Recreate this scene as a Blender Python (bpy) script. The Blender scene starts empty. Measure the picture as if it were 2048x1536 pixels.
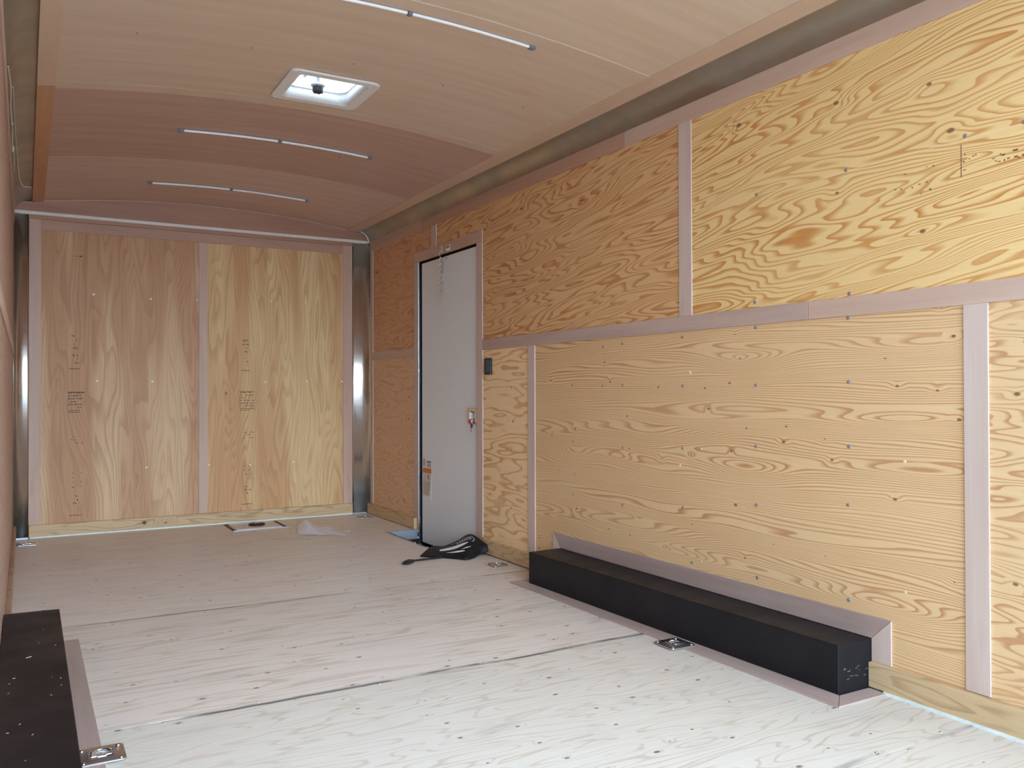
import bpy, bmesh, math, random
from mathutils import Vector, Matrix
C = bpy.context.scene
COL = C.collection
rnd = random.Random(7)

# ------------------------------------------------------------------ camera
cam_d = bpy.data.cameras.new('camera')
cam = bpy.data.objects.new('camera', cam_d)
COL.objects.link(cam)
yaw, pit, rol = math.radians(29.814), math.radians(0.5324), math.radians(-0.1533)
fwd = Vector((math.sin(yaw)*math.cos(pit), math.cos(yaw)*math.cos(pit), math.sin(pit)))
rt = Vector((math.cos(yaw), -math.sin(yaw), 0))
up = rt.cross(fwd)
rt2 = rt*math.cos(rol) + up*math.sin(rol)
up2 = -rt*math.sin(rol) + up*math.cos(rol)
M = Matrix((rt2, up2, -fwd)).transposed().to_4x4()
M.translation = Vector((0, 0, 0.9443))
cam.matrix_world = M
cam_d.sensor_width = 36
cam_d.lens = 1700.57/2048*36
cam_d.clip_start = 0.02
C.camera = cam

# ------------------------------------------------------------------ world, sun, exposure
world = bpy.data.worlds.new('sky'); C.world = world; world.use_nodes = True
wn = world.node_tree; wn.nodes.clear()
wo = wn.nodes.new('ShaderNodeOutputWorld')
bg = wn.nodes.new('ShaderNodeBackground')
# hazy daylight: bright near the horizon, bluer overhead, with the veiled sun low behind the open rear door
sg_ = wn.nodes.new('ShaderNodeTexCoord'); sx_ = wn.nodes.new('ShaderNodeSeparateXYZ'); wn.links.new(sg_.outputs['Generated'], sx_.inputs[0])
up_ = wn.nodes.new('ShaderNodeMapRange'); up_.interpolation_type = 'SMOOTHSTEP'; up_.inputs[1].default_value = .05; up_.inputs[2].default_value = .75
wn.links.new(sx_.outputs[2], up_.inputs[0])
HORIZON, ZENITH, GLOW = (2.0, 2.70, 3.65, 1), (.62, .92, 1.40, 1), (2.8, 3.6, 4.5, 1)
mx = wn.nodes.new('ShaderNodeMix'); mx.data_type = 'RGBA'; mx.inputs[6].default_value = HORIZON; mx.inputs[7].default_value = ZENITH
wn.links.new(up_.outputs[0], mx.inputs[0])
dt = wn.nodes.new('ShaderNodeVectorMath'); dt.operation = 'DOT_PRODUCT'
gel = math.radians(20); dt.inputs[1].default_value = (math.sin(math.radians(10))*math.cos(gel), -math.cos(math.radians(10))*math.cos(gel), math.sin(gel))
wn.links.new(sg_.outputs['Generated'], dt.inputs[0])
gr = wn.nodes.new('ShaderNodeMapRange'); gr.interpolation_type = 'SMOOTHSTEP'; gr.inputs[1].default_value = .70; gr.inputs[2].default_value = 1.0
wn.links.new(dt.outputs['Value'], gr.inputs[0])
ad = wn.nodes.new('ShaderNodeMix'); ad.data_type = 'RGBA'; ad.blend_type = 'ADD'
wn.links.new(gr.outputs[0], ad.inputs[0]); wn.links.new(mx.outputs[2], ad.inputs[6]); ad.inputs[7].default_value = GLOW
wn.links.new(ad.outputs[2], bg.inputs[0])
bg.inputs[1].default_value = 1.0
wn.links.new(bg.outputs[0], wo.inputs[0])

sd = bpy.data.lights.new('sun', 'SUN'); sd.energy = 2.0; sd.angle = 0.02; sd.color = (1, .97, .92)
sun = bpy.data.objects.new('sun', sd); COL.objects.link(sun)
sun.rotation_euler = (math.radians(-42), 0, math.radians(-20))   # shines from ahead of the trailer onto the ground behind it
C.view_settings.view_transform = 'Standard'
C.view_settings.look = 'None'
C.view_settings.gamma = 1
C.view_settings.use_curve_mapping = False
C.view_settings.exposure = 1.12
C.cycles.max_bounces = 14
C.cycles.diffuse_bounces = 10
C.cycles.glossy_bounces = 5
C.cycles.transmission_bounces = 8
C.cycles.sample_clamp_indirect = 8

# ------------------------------------------------------------------ helpers: objects
def tag(o, label=None, cat=None, group=None, kind=None):
    if label: o['label'] = label
    if cat: o['category'] = cat
    if group: o['group'] = group
    if kind: o['kind'] = kind
    return o

def struct(o, label, cat): return tag(o, label, cat, None, 'structure')

def empty(name, loc, rz=0.0):
    o = bpy.data.objects.new(name, None); COL.objects.link(o)
    o.location = loc; o.rotation_euler = (0, 0, rz); o.empty_display_size = .05
    return o

class MB:
    def __init__(s): s.v = []; s.f = []; s.sm = []
    def add(s, vs, fs, smooth=False):
        k = len(s.v); s.v += [tuple(v) for v in vs]
        s.f += [tuple(i+k for i in f) for f in fs]; s.sm += [smooth]*len(fs)
        return s
    def box(s, x0, x1, y0, y1, z0, z1):
        vs = [(x, y, z) for z in (z0, z1) for y in (y0, y1) for x in (x0, x1)]
        return s.add(vs, [(0,2,3,1), (4,5,7,6), (0,1,5,4), (2,6,7,3), (0,4,6,2), (1,3,7,5)])
    def obox(s, c, ax, ay, az):
        c, ax, ay, az = map(Vector, (c, ax, ay, az))
        vs = [c + ax*i + ay*j + az*k for k in (-1, 1) for j in (-1, 1) for i in (-1, 1)]
        return s.add(vs, [(0,2,3,1), (4,5,7,6), (0,1,5,4), (2,6,7,3), (0,4,6,2), (1,3,7,5)])
    def prism(s, poly, axis, a, b, smooth=False):
        n = len(poly)
        def P(p, t):
            q = list(p); q.insert(axis, t); return q
        s.add([P(p, a) for p in poly] + [P(p, b) for p in poly],
              [tuple(range(n))[::-1], tuple(range(n, 2*n))] + [(i, (i+1) % n, n+(i+1) % n, n+i) for i in range(n)], smooth)
        return s
    def tube(s, pts, r, n=10, closed=False, cap=True):
        pts = [Vector(p) for p in pts]; N = len(pts)
        rr = r if isinstance(r, (list, tuple)) else [r]*N
        vs = []; prev = None
        for i, p in enumerate(pts):
            if closed: t = pts[(i+1) % N] - pts[i-1]
            else: t = pts[min(i+1, N-1)] - pts[max(i-1, 0)]
            t.normalize()
            if prev is None:
                a = Vector((0, 0, 1)) if abs(t.z) < .9 else Vector((1, 0, 0))
                u = t.cross(a).normalized()
            else:
                u = (prev - t*prev.dot(t)).normalized()
            prev = u; w = t.cross(u)
            for k in range(n):
                th = 2*math.pi*k/n
                vs.append(p + (u*math.cos(th) + w*math.sin(th))*rr[i])
        fs = []
        for i in range(N if closed else N-1):
            j = (i+1) % N
            for k in range(n):
                fs.append((i*n+k, i*n+(k+1) % n, j*n+(k+1) % n, j*n+k))
        if cap and not closed:
            fs.append(tuple(range(n))[::-1]); fs.append(tuple((N-1)*n+k for k in range(n)))
        return s.add(vs, fs, True)
    def lathe(s, prof, c, n=32, axis='z'):
        c = Vector(c); vs = []
        for r, h in prof:
            for k in range(n):
                th = 2*math.pi*k/n; a, b = r*math.cos(th), r*math.sin(th)
                vs.append(c + Vector({'z': (a, b, h), 'x': (h, a, b), 'y': (b, h, a)}[axis]))
        m = len(prof)
        fs = [(i*n+k, i*n+(k+1) % n, (i+1)*n+(k+1) % n, (i+1)*n+k) for i in range(m-1) for k in range(n)]
        if prof[0][0] > 1e-6: fs.append(tuple(range(n))[::-1])
        if prof[-1][0] > 1e-6: fs.append(tuple((m-1)*n+k for k in range(n)))
        return s.add(vs, fs, True)
    def build(s, name, mat, parent=None, bevel=0, seg=2, fixn=True, loc=None):
        me = bpy.data.meshes.new(name)
        me.from_pydata(s.v, [], s.f)
        for p, q in zip(me.polygons, s.sm): p.use_smooth = q
        if fixn:
            bm = bmesh.new(); bm.from_mesh(me)
            bmesh.ops.remove_doubles(bm, verts=bm.verts, dist=1e-6)
            bmesh.ops.recalc_face_normals(bm, faces=bm.faces)
            bm.to_mesh(me); bm.free()
        if any(s.sm): me.set_sharp_from_angle(angle=math.radians(38))
        o = bpy.data.objects.new(name, me); COL.objects.link(o)
        if mat: me.materials.append(mat)
        if bevel:
            b = o.modifiers.new('bevel', 'BEVEL'); b.width = bevel; b.segments = seg; b.limit_method = 'ANGLE'
            b.angle_limit = math.radians(40)
        if parent: o.parent = parent
        if loc: o.location = loc
        return o

def rrect(x0, x1, y0, y1, r, n=6):
    out = []
    for cx, cy, a0 in ((x1-r, y1-r, 0), (x0+r, y1-r, 90), (x0+r, y0+r, 180), (x1-r, y0+r, 270)):
        for k in range(n+1):
            a = math.radians(a0 + 90*k/n); out.append((cx + r*math.cos(a), cy + r*math.sin(a)))
    return out

def ring_plate(s, outer, inner, z0, z1):
    n = len(outer)
    for (a, b, flip) in ((z0, z1, 0),):
        vs = [(x, y, z0) for x, y in outer] + [(x, y, z0) for x, y in inner] + [(x, y, z1) for x, y in outer] + [(x, y, z1) for x, y in inner]
        fs = []
        for i in range(n):
            j = (i+1) % n
            fs += [(i, j, n+j, n+i), (2*n+i, 3*n+i, 3*n+j, 2*n+j), (i, 2*n+i, 2*n+j, j), (n+i, n+j, 3*n+j, 3*n+i)]
        s.add(vs, fs)

def copy_tree(o, parent=None):
    c = o.copy(); COL.objects.link(c)
    if parent: c.parent = parent
    for ch in list(o.children): copy_tree(ch, c)
    return c

def boolean_cut(o, cutters):
    for c in cutters:
        m = o.modifiers.new('cut', 'BOOLEAN'); m.operation = 'DIFFERENCE'; m.solver = 'EXACT'; m.object = c
    dg = bpy.context.evaluated_depsgraph_get(); dg.update()
    me = bpy.data.meshes.new_from_object(o.evaluated_get(dg))
    o.modifiers.clear(); o.data = me
    for c in cutters: bpy.data.objects.remove(c, do_unlink=True)

# ------------------------------------------------------------------ helpers: materials
class NG:
    def __init__(s, name):
        s.m = bpy.data.materials.new(name); s.m.use_nodes = True
        s.nt = s.m.node_tree; s.nt.nodes.clear()
        s.out = s.nt.nodes.new('ShaderNodeOutputMaterial')
        s.p = s.nt.nodes.new('ShaderNodeBsdfPrincipled')
        s.nt.links.new(s.p.outputs[0], s.out.inputs[0])
    def lk(s, a, sock):
        if isinstance(a, bpy.types.NodeSocket): s.nt.links.new(a, sock)
        elif isinstance(a, (tuple, list)) and len(a) == 3 and sock.type == 'RGBA': sock.default_value = (*a, 1)
        else: sock.default_value = a
    def math(s, op, a, b=0.0, c=0.0, clamp=False):
        n = s.nt.nodes.new('ShaderNodeMath'); n.operation = op; n.use_clamp = clamp
        s.lk(a, n.inputs[0]); s.lk(b, n.inputs[1]); s.lk(c, n.inputs[2]); return n.outputs[0]
    def add(s, a, b): return s.math('ADD', a, b)
    def mul(s, a, b): return s.math('MULTIPLY', a, b)
    def xyz(s):
        t = s.nt.nodes.new('ShaderNodeTexCoord'); q = s.nt.nodes.new('ShaderNodeSeparateXYZ')
        s.nt.links.new(t.outputs['Object'], q.inputs[0]); return q.outputs[0], q.outputs[1], q.outputs[2]
    def comb(s, x, y, z=0.0):
        n = s.nt.nodes.new('ShaderNodeCombineXYZ'); s.lk(x, n.inputs[0]); s.lk(y, n.inputs[1]); s.lk(z, n.inputs[2]); return n.outputs[0]
    def noise(s, v, scale=1.0, detail=2.0, rough=.5, w=None, dim='3D', dist=0.0, color=False):
        n = s.nt.nodes.new('ShaderNodeTexNoise'); n.noise_dimensions = '4D' if w is not None else dim
        s.lk(v, n.inputs['Vector'])
        if w is not None: s.lk(w, n.inputs['W'])
        n.inputs['Scale'].default_value = scale; n.inputs['Detail'].default_value = detail
        n.inputs['Roughness'].default_value = rough; n.inputs['Distortion'].default_value = dist
        return n.outputs[1] if color else n.outputs[0]
    def voro(s, v, scale=1.0, rand=1.0):
        n = s.nt.nodes.new('ShaderNodeTexVoronoi'); n.voronoi_dimensions = '2D'
        s.lk(v, n.inputs['Vector']); n.inputs['Scale'].default_value = scale; n.inputs['Randomness'].default_value = rand
        return n.outputs['Distance'], n.outputs['Color']
    def ramp(s, v, a, b, lo=0.0, hi=1.0, smooth=True):
        n = s.nt.nodes.new('ShaderNodeMapRange'); n.interpolation_type = 'SMOOTHSTEP' if smooth else 'LINEAR'
        s.lk(v, n.inputs[0]); n.inputs[1].default_value = a; n.inputs[2].default_value = b
        n.inputs[3].default_value = lo; n.inputs[4].default_value = hi; return n.outputs[0]
    def mix(s, f, a, b, mode='MIX'):
        n = s.nt.nodes.new('ShaderNodeMix'); n.data_type = 'RGBA'; n.blend_type = mode
        s.lk(f, n.inputs[0]); s.lk(a, n.inputs[6]); s.lk(b, n.inputs[7]); return n.outputs[2]
    def bump(s, h, st=.2, dist=.002):
        n = s.nt.nodes.new('ShaderNodeBump'); n.inputs['Strength'].default_value = st; n.inputs['Distance'].default_value = dist
        s.nt.links.new(h, n.inputs['Height']); s.nt.links.new(n.outputs[0], s.p.inputs['Normal'])
    def fin(s, col, rough=.6, metal=0.0, **k):
        s.lk(col, s.p.inputs['Base Color']); s.lk(rough, s.p.inputs['Roughness']); s.p.inputs['Metallic'].default_value = metal
        for kk, v in k.items(): s.lk(v, s.p.inputs[kk.replace('_', ' ')])
        return s.m

def S(r, g, b):   # sRGB 0-255 -> linear
    f = lambda c: (c/255/12.92) if c/255 <= .04045 else ((c/255+.055)/1.055)**2.4
    return (f(r), f(g), f(b))

def fir(name, G, A, seed, period=.42, drift=.6, sg=1.1, R=.40, N=15, slope=6.0, pale=S(226,190,140), dark=S(186,124,68),
        strength=.85, width=.42, knots=.17, knot_r=.038, knotc=S(120,78,45), knot_keep=.35, patch=None, patch_amt=0.0,
        wob=.02, rough=.55, extra=None, tilt=0.0, eyes=(), ring_pull=.05, fibre=.10, detail=2.0, edge=.92):
    """rotary-cut veneer: the year-ring field of a log, unrolled; its pattern nearly repeats with every turn of the log"""
    n = NG(name); c = n.xyz(); g, a = c['xyz'.index(G)], c['xyz'.index(A)]
    # a little wander of the across coordinate along the grain
    wv = n.noise(n.comb(n.mul(g, .9), n.mul(a, 2.0), seed), 1.0, 1.0)
    a2 = n.add(n.add(a, n.mul(g, tilt)), n.mul(n.add(wv, -.5), wob*4))
    th = n.mul(a2, 2*math.pi/period)
    u = n.mul(n.math('COSINE', th), R); v = n.mul(n.math('SINE', th), R)
    h = n.noise(n.comb(u, v, n.mul(g, sg)), 1.7, detail, .42, w=n.add(n.mul(a2, drift), seed*3.17))
    kd, kc = n.voro(n.comb(n.add(n.mul(g, 1/(knots*1.25)), seed*1.7), n.add(n.mul(a, 1/(knots*.75)), seed*.6), 0), 1.0)
    sep = n.nt.nodes.new('ShaderNodeSeparateColor'); n.nt.links.new(kc, sep.inputs[0])
    keep = n.ramp(sep.outputs[0], 1-knot_keep-.02, 1-knot_keep+.02)
    pull = n.mul(n.ramp(kd, .22, .0), n.mul(keep, ring_pull))
    hh = n.add(n.mul(n.add(h, pull), N), n.mul(a2, slope))
    fine = n.noise(n.comb(n.mul(g, 9), n.mul(a, 60), seed), 1.0, 2.0, .6)
    hh = n.add(hh, n.mul(fine, .18))
    for ey, ez, ly, lz, am in eyes:      # long closed loops where the knife skimmed a ring
        q = n.add(n.math('POWER', n.math('ABSOLUTE', n.mul(n.add(g, -ey), 1/ly)), 2.0), n.math('POWER', n.math('ABSOLUTE', n.mul(n.add(a2, -ez), 1/lz)), 2.0))
        hh = n.add(hh, n.mul(n.math('EXPONENT', n.mul(q, -1.0)), am))
    fr = n.math('FRACT', hh)
    line = n.mul(n.ramp(fr, edge-width, edge-.04), n.ramp(fr, 1.0, edge, smooth=True))
    amp = n.ramp(n.noise(n.comb(n.mul(g, 1.3), n.mul(a, 5), seed+9), 1.0, 2.0), .25, .7, .55, 1.0)
    line = n.mul(line, n.mul(amp, strength))
    base = pale
    if patch:
        pn = n.noise(n.comb(n.mul(g, .55), n.mul(a, 5.0), seed+4), 1.0, 2.0, .5)
        base = n.mix(n.mul(n.ramp(pn, .38, .62), patch_amt), pale, patch)
    col = n.mix(line, base, dark)
    fb = n.noise(n.comb(n.mul(g, 3.5), n.mul(a, 170), seed+2), 1.0, 3.0, .6)
    col = n.mix(n.ramp(fb, .2, .8, 0, fibre), col, (0.25, 0.15, 0.08), 'MULTIPLY')
    ks_ = n.math('DIVIDE', kd, n.ramp(sep.outputs[1], 0, 1, .45, 1.25, smooth=False)); km = n.mul(n.ramp(ks_, knot_r*1.15, knot_r*.6), keep)
    col = n.mix(n.mul(km, .85), col, knotc)
    if extra: col = extra(n, c, g, a, col)
    n.bump(n.add(n.mul(line, -.5), n.mul(fb, .5)), .12, .001)
    return n.fin(col, rough, Specular_IOR_Level=.35)

def luan(name, G, A, seed, base=S(190,160,140), streak=S(160,125,105), blot=S(150,112,92), rough=.5, sc=1.0, amt=.5):
    n = NG(name); c = n.xyz(); g, a = c['xyz'.index(G)], c['xyz'.index(A)]
    f1 = n.noise(n.comb(n.mul(g, 1.2*sc), n.mul(a, 16*sc), seed), 1.0, 3.0, .55)
    f2 = n.noise(n.comb(n.mul(g, 4*sc), n.mul(a, 220), seed+3), 1.0, 3.0, .6)
    f3 = n.noise(n.comb(n.mul(g, 2.0), n.mul(a, 9.0), seed+7), 1.0, 2.0, .5)
    col = n.mix(n.ramp(f1, .3, .7, 0, amt), base, streak)
    col = n.mix(n.ramp(f2, .35, .75, 0, .28), col, streak)
    col = n.mix(n.ramp(f3, .62, .8, 0, .35), col, blot)
    n.bump(f2, .08, .0006)
    return n.fin(col, rough, Specular_IOR_Level=.35)

def plain(name, col, rough=.5, metal=0.0, nz=.06, sc=30, **k):
    n = NG(name); x, y, z = n.xyz()
    f = n.noise(n.comb(x, y, z), sc, 3.0, .55)
    dk = tuple(v*(1-nz*2.2) for v in col)
    c2 = n.mix(n.ramp(f, .3, .7), col, dk)
    r = n.ramp(f, .2, .8, max(rough-.06, .02), min(rough+.08, 1))
    return n.fin(c2, r, metal, **k)

# walls
UP = dict(pale=S(228,192,142), dark=S(190,132,84))
M = {}
M['low_near'] = fir('fir_lower_near', 'y', 'z', 21.0, N=20, slope=12, sg=1.0, width=.45, **UP)
EYES = [(2.335, 1.066, .21, .042, 7), (1.565, 1.088, .27, .040, 6), (2.336, .649, .21, .042, 7), (1.552, .673, .26, .040, 6), (3.471, .651, .20, .042, 6.5), (3.126, .651, .13, .028, 4), (2.47, .823, .34, .024, 4), (1.65, .858, .22, .024, 4), (3.264, .271, .22, .034, 5), (2.73, .276, .22, .026, 4), (1.705, .261, .22, .040, 6)]
M['low_main'] = fir('fir_lower_main', 'y', 'z', 3.3, period=.417, N=19, slope=100, sg=.55, drift=.25, R=.42, width=.46, strength=.92, knots=.17, knot_keep=.5, detail=1.0, eyes=EYES, **UP)
M['low_door'] = fir('fir_lower_door', 'y', 'z', 8.2, N=9, slope=6, sg=1.2, pale=S(246,212,160), dark=S(210,146,88), knots=.22)
M['low_far'] = fir('fir_lower_far', 'y', 'z', 12.9, N=11, slope=10, sg=1.2, pale=S(226,184,144), dark=S(198,140,102), strength=.55, knots=.25)
M['up_near'] = fir('fir_upper_near', 'y', 'z', 5.1, period=.60, N=24, slope=30, sg=.70, R=.5, drift=.5, width=.5, strength=1.0, tilt=.10,
                   pale=S(238,202,138), dark=S(204,138,70), knots=.3, wob=.05,
                   extra=lambda n, c, g, a, col: n.mix(n.ramp(n.math('ABSOLUTE', n.add(a, -1.668)), .0012, .0004), col, S(235,210,170)))
M['up_main'] = fir('fir_upper_main', 'y', 'z', 31.7, period=.55, N=20, slope=26, sg=.70, R=.5, width=.5, strength=.95, tilt=.10,
                   pale=S(224,180,126), dark=S(186,118,66), knots=.4, wob=.04,
                   extra=lambda n, c, g, a, col: n.mix(n.ramp(n.math('ABSOLUTE', n.add(a, -1.925)), .0012, .0004), col, S(215,180,135)))
M['up_far'] = fir('fir_upper_far', 'y', 'z', 14.4, N=11, slope=8, sg=1.0, pale=S(218,168,124), dark=S(190,128,88), strength=.7, knots=.4)
FR = dict(R=.45, sg=.42, slope=26, N=20, strength=.42, width=.6, knots=.5, knot_keep=.2, knot_r=.016, fibre=.20, wob=.05)
M['front_left'] = fir('fir_front_left', 'z', 'x', 40.3, period=.9, pale=S(222,186,140), dark=S(166,112,74), patch=S(192,138,96), patch_amt=.75, **FR)
M['front_right'] = fir('fir_front_right', 'z', 'x', 52.6, period=.8, pale=S(232,198,142), dark=S(174,118,72), patch=S(206,150,98), patch_amt=.75, **FR)
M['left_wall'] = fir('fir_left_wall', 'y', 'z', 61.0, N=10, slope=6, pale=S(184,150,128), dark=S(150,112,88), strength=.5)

def floor_extra(n, c, g, a, col):
    # grey scuffed grime that gathers along the sheet joints
    x, y, z = c
    for ys, st in ((1.445, .5), (2.630, 1.0), (3.870, .75)):
        wob = n.noise(n.comb(n.mul(x, 2.2), ys, 3.0), 1.0, 3.0, .6)
        d = n.math('ABSOLUTE', n.add(n.add(y, -ys), n.mul(n.add(wob, -.5), .05)))
        pat = n.ramp(n.noise(n.comb(n.mul(x, 3.0), n.mul(y, 4), ys), 1.0, 3.0, .6), .32, .55)
        col = n.mix(n.mul(n.ramp(d, .018, .002), n.mul(pat, st)), col, S(104,94,92))
    # foot dust
    f = n.noise(n.comb(n.mul(x, 3.0), n.mul(y, 7), 8.0), 1.0, 4.0, .6)
    col = n.mix(n.ramp(f, .52, .75, 0, .22), col, S(150,138,128))
    # pale scuffs and nicks
    sc = n.noise(n.comb(n.mul(x, 22.0), n.mul(y, 60), 5.0), 1.0, 3.0, .6)
    col = n.mix(n.ramp(sc, .74, .80, 0, .5), col, S(235,220,190))
    return col
FL = dict(pale=S(220,212,197), dark=S(184,160,128), knotc=S(92,74,62), knots=.165, knot_keep=.55, knot_r=.046, fibre=.10, rough=.42)
def floor_mat(i, seed, **k):
    d = dict(FL); d.update(k)
    return fir('fir_floor_%d' % i, 'x', 'y', seed, period=.5, drift=.5, R=.42, extra=floor_extra, **d)
M['floor0'] = floor_mat(0, 71.0, N=15, slope=10, sg=1.0, strength=.5, width=.26)
M['floor1'] = floor_mat(1, 74.5, N=15, slope=10, sg=.9, strength=.5, width=.24)
M['floor2'] = floor_mat(2, 79.1, N=10, slope=8, sg=.5, strength=.5, width=.34, pale=S(228,216,202))
M['floor3'] = floor_mat(3, 83.7, N=13, slope=20, sg=.4, strength=.4, width=.5, pale=S(234,224,210), dark=S(198,174,150))
M['floor4'] = floor_mat(4, 87.2, N=13, slope=22, sg=.4, strength=.42, width=.5, pale=S(232,222,206), dark=S(196,172,146))

# luan trims and ceiling
M['luan_v'] = luan('luan_trim_upright', 'z', 'y', 1.0, base=S(208,186,170), streak=S(190,164,146))
M['luan_h'] = luan('luan_trim_level', 'y', 'z', 2.0, base=S(206,176,154), streak=S(184,150,128))
M['luan_hx'] = luan('luan_trim_cross', 'x', 'z', 5.0, base=S(192,154,128), streak=S(168,128,102))
M['luan_vx'] = luan('luan_trim_front_upright', 'z', 'x', 4.0, base=S(204,172,150), streak=S(184,150,128))
M['luan_floor'] = luan('luan_trim_box', 'y', 'x', 3.0, base=S(182,160,148), streak=S(158,134,122))
M['luan_arch'] = luan('luan_arch', 'x', 'z', 14.0, base=S(184,140,114), streak=S(154,112,90))
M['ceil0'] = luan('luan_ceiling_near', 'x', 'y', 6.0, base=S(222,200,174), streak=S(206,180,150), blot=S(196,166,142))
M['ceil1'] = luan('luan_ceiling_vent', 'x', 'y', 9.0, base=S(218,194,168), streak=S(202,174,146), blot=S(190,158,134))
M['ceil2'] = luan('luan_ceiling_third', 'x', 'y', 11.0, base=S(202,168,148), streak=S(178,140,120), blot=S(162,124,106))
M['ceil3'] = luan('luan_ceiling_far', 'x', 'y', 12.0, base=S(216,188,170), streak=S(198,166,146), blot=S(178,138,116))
M['ceil_edge'] = luan('luan_ceiling_edge', 'y', 'x', 16.0, base=S(216,186,156), streak=S(200,168,138))
M['ceil_edge_far'] = luan('luan_ceiling_edge_orange', 'y', 'x', 17.0, base=S(204,152,112), streak=S(188,134,94))
M['ply_edge'] = plain('pale_cut_edge', S(232,204,166), .7)
PINE = dict(pale=S(206,176,132), dark=S(150,116,78), N=12, slope=14, sg=.9, R=.3, period=.3, strength=.6, knots=.35, knot_keep=.3, knot_r=.035, knotc=S(96,66,44), ring_pull=.4, wob=.01)
M['pine_y'] = fir('pine_board_side', 'y', 'z', 90.5, **PINE)
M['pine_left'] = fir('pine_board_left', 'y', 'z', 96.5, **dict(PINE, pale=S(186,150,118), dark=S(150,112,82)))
M['pine_x'] = fir('pine_board_front', 'x', 'z', 93.5, **PINE)
# metals, plastics, others
def brushed(name, col, rough, axis='z'):
    n = NG(name); x, y, z = n.xyz()
    f = n.noise(n.comb(n.mul(x, 3), n.mul(y, 3), n.mul(z, 3)), 1.0, 3.0, .6)
    r = n.ramp(f, .3, .7, rough*.75, rough*1.3)
    return n.fin(n.mix(n.ramp(f, .3, .7), col, tuple(v*.88 for v in col)), r, 1.0)
M['post'] = brushed('mill_aluminium_post', S(226,224,218), .20)
M['cove'] = brushed('mill_aluminium_cove', S(190,182,166), .48)
M['galv'] = brushed('galvanised_steel', S(190,196,202), .38)
M['zinc'] = brushed('zinc_plate', S(214,218,222), .30)
M['chrome'] = brushed('chrome', S(226,226,228), .10)
M['screw'] = plain('screw_head', S(160,158,156), .45, .5)
M['dark_screw'] = plain('dark_screw_head', S(96,84,72), .4, .6)
M['white_head'] = plain('white_screw_head', S(238,236,228), .35)
M['white_paint'] = plain('white_painted_metal', S(232,226,214), .35, nz=.03)
M['black_box'] = plain('black_painted_steel', (.007, .007, .009), .46, nz=.10, sc=6, Specular_IOR_Level=.32)
M['black'] = plain('black_plastic', (.012, .012, .014), .38)
M['rubber'] = plain('black_rubber', (.006, .006, .007), .8, Specular_IOR_Level=.15)
M['flap'] = plain('black_flap_rubber', (.009, .009, .010), .55, sc=60, Specular_IOR_Level=.3)
M['door'] = plain('door_skin_grey', S(234,236,232), .55, nz=.02, sc=260)
M['shell'] = plain('outer_skin_white', S(225,225,222), .4)
M['under'] = plain('dark_underframe', (.015, .015, .017), .7)
M['gravel'] = plain('pale_gravel', S(196,196,196), .9, nz=.12, sc=4)
M['vent_white'] = plain('vent_white_plastic', S(232,228,220), .35, nz=.02)
M['alu_line'] = brushed('door_edge_aluminium', S(228,230,234), .22)
M['gap_light'] = plain('pale_gap_light', S(226,232,222), .6)  # pale colour standing in for light that leaks under the baseboards
M['ink'] = plain('stamp_ink', S(62,42,34), .8, nz=.2, sc=200)
M['ink_soft'] = plain('stamp_ink_faded', S(140,102,70), .8, nz=.2, sc=200)
M['paper'] = plain('white_paper', S(238,236,238), .6, nz=.02)
M['sticker'] = plain('sticker_face', S(214,202,186), .5, nz=.02)
M['sticker_w'] = plain('sticker_white', S(240,242,244), .5, nz=.02)
M['orange'] = plain('sticker_orange', S(214,120,50), .5)
M['yellow'] = plain('sticker_yellow', S(214,160,40), .5)
M['blueprint'] = plain('sticker_blue', S(120,118,150), .5)
M['print'] = plain('sticker_print', S(110,104,98), .6)
M['red'] = plain('red_plastic_tag', S(196,22,40), .35)
M['purple'] = plain('purple_key_head', S(74,40,110), .35)
M['brass'] = plain('brass_key', S(176,150,96), .3, 1.0)
M['wire'] = plain('white_cable', S(228,222,208), .45)
M['led'] = plain('led_lens', S(248,246,240), .15, nz=.02)
M['led_base'] = plain('led_base_grey', S(120,122,128), .35)
def lid_mat():
    n = NG('vent_lid_frosted'); nt = n.nt
    tr = nt.nodes.new('ShaderNodeBsdfTranslucent'); tr.inputs[0].default_value = (.86, .93, .97, 1)
    df = nt.nodes.new('ShaderNodeBsdfDiffuse'); df.inputs[0].default_value = (.9, .92, .94, 1)
    m = nt.nodes.new('ShaderNodeMixShader'); m.inputs[0].default_value = .12
    nt.links.new(tr.outputs[0], m.inputs[1]); nt.links.new(df.outputs[0], m.inputs[2]); nt.links.new(m.outputs[0], n.out.inputs[0])
    return n.m
M['lid'] = lid_mat()

# ------------------------------------------------------------------ constants of the trailer (metres)
XR, XL, YF, YB = 2.345, -0.065, 6.372, 0.25
def zc(x): return 2.28 - .071*(x-1.14)**2

# ------------------------------------------------------------------ ground outside, roof, shells
g = MB(); g.box(-30, 30, -40, 40, -.62, -.56); struct(g.build('ground', M['gravel']), 'pale gravel ground outside behind the trailer', 'ground')
r = MB()
VX0, VX1, VY0, VY1 = .985, 1.295, 3.485, 3.795
r.box(-.14, 2.42, YB, VY0-.02, 2.335, 2.36).box(-.14, 2.42, VY1+.02, 6.46, 2.335, 2.36)
r.box(-.14, VX0-.02, VY0-.02, VY1+.02, 2.335, 2.36).box(VX1+.02, 2.42, VY0-.02, VY1+.02, 2.335, 2.36)
struct(r.build('roof', M['shell']), 'outer roof skin above the plywood ceiling, cut out for the vent', 'roof')

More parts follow.
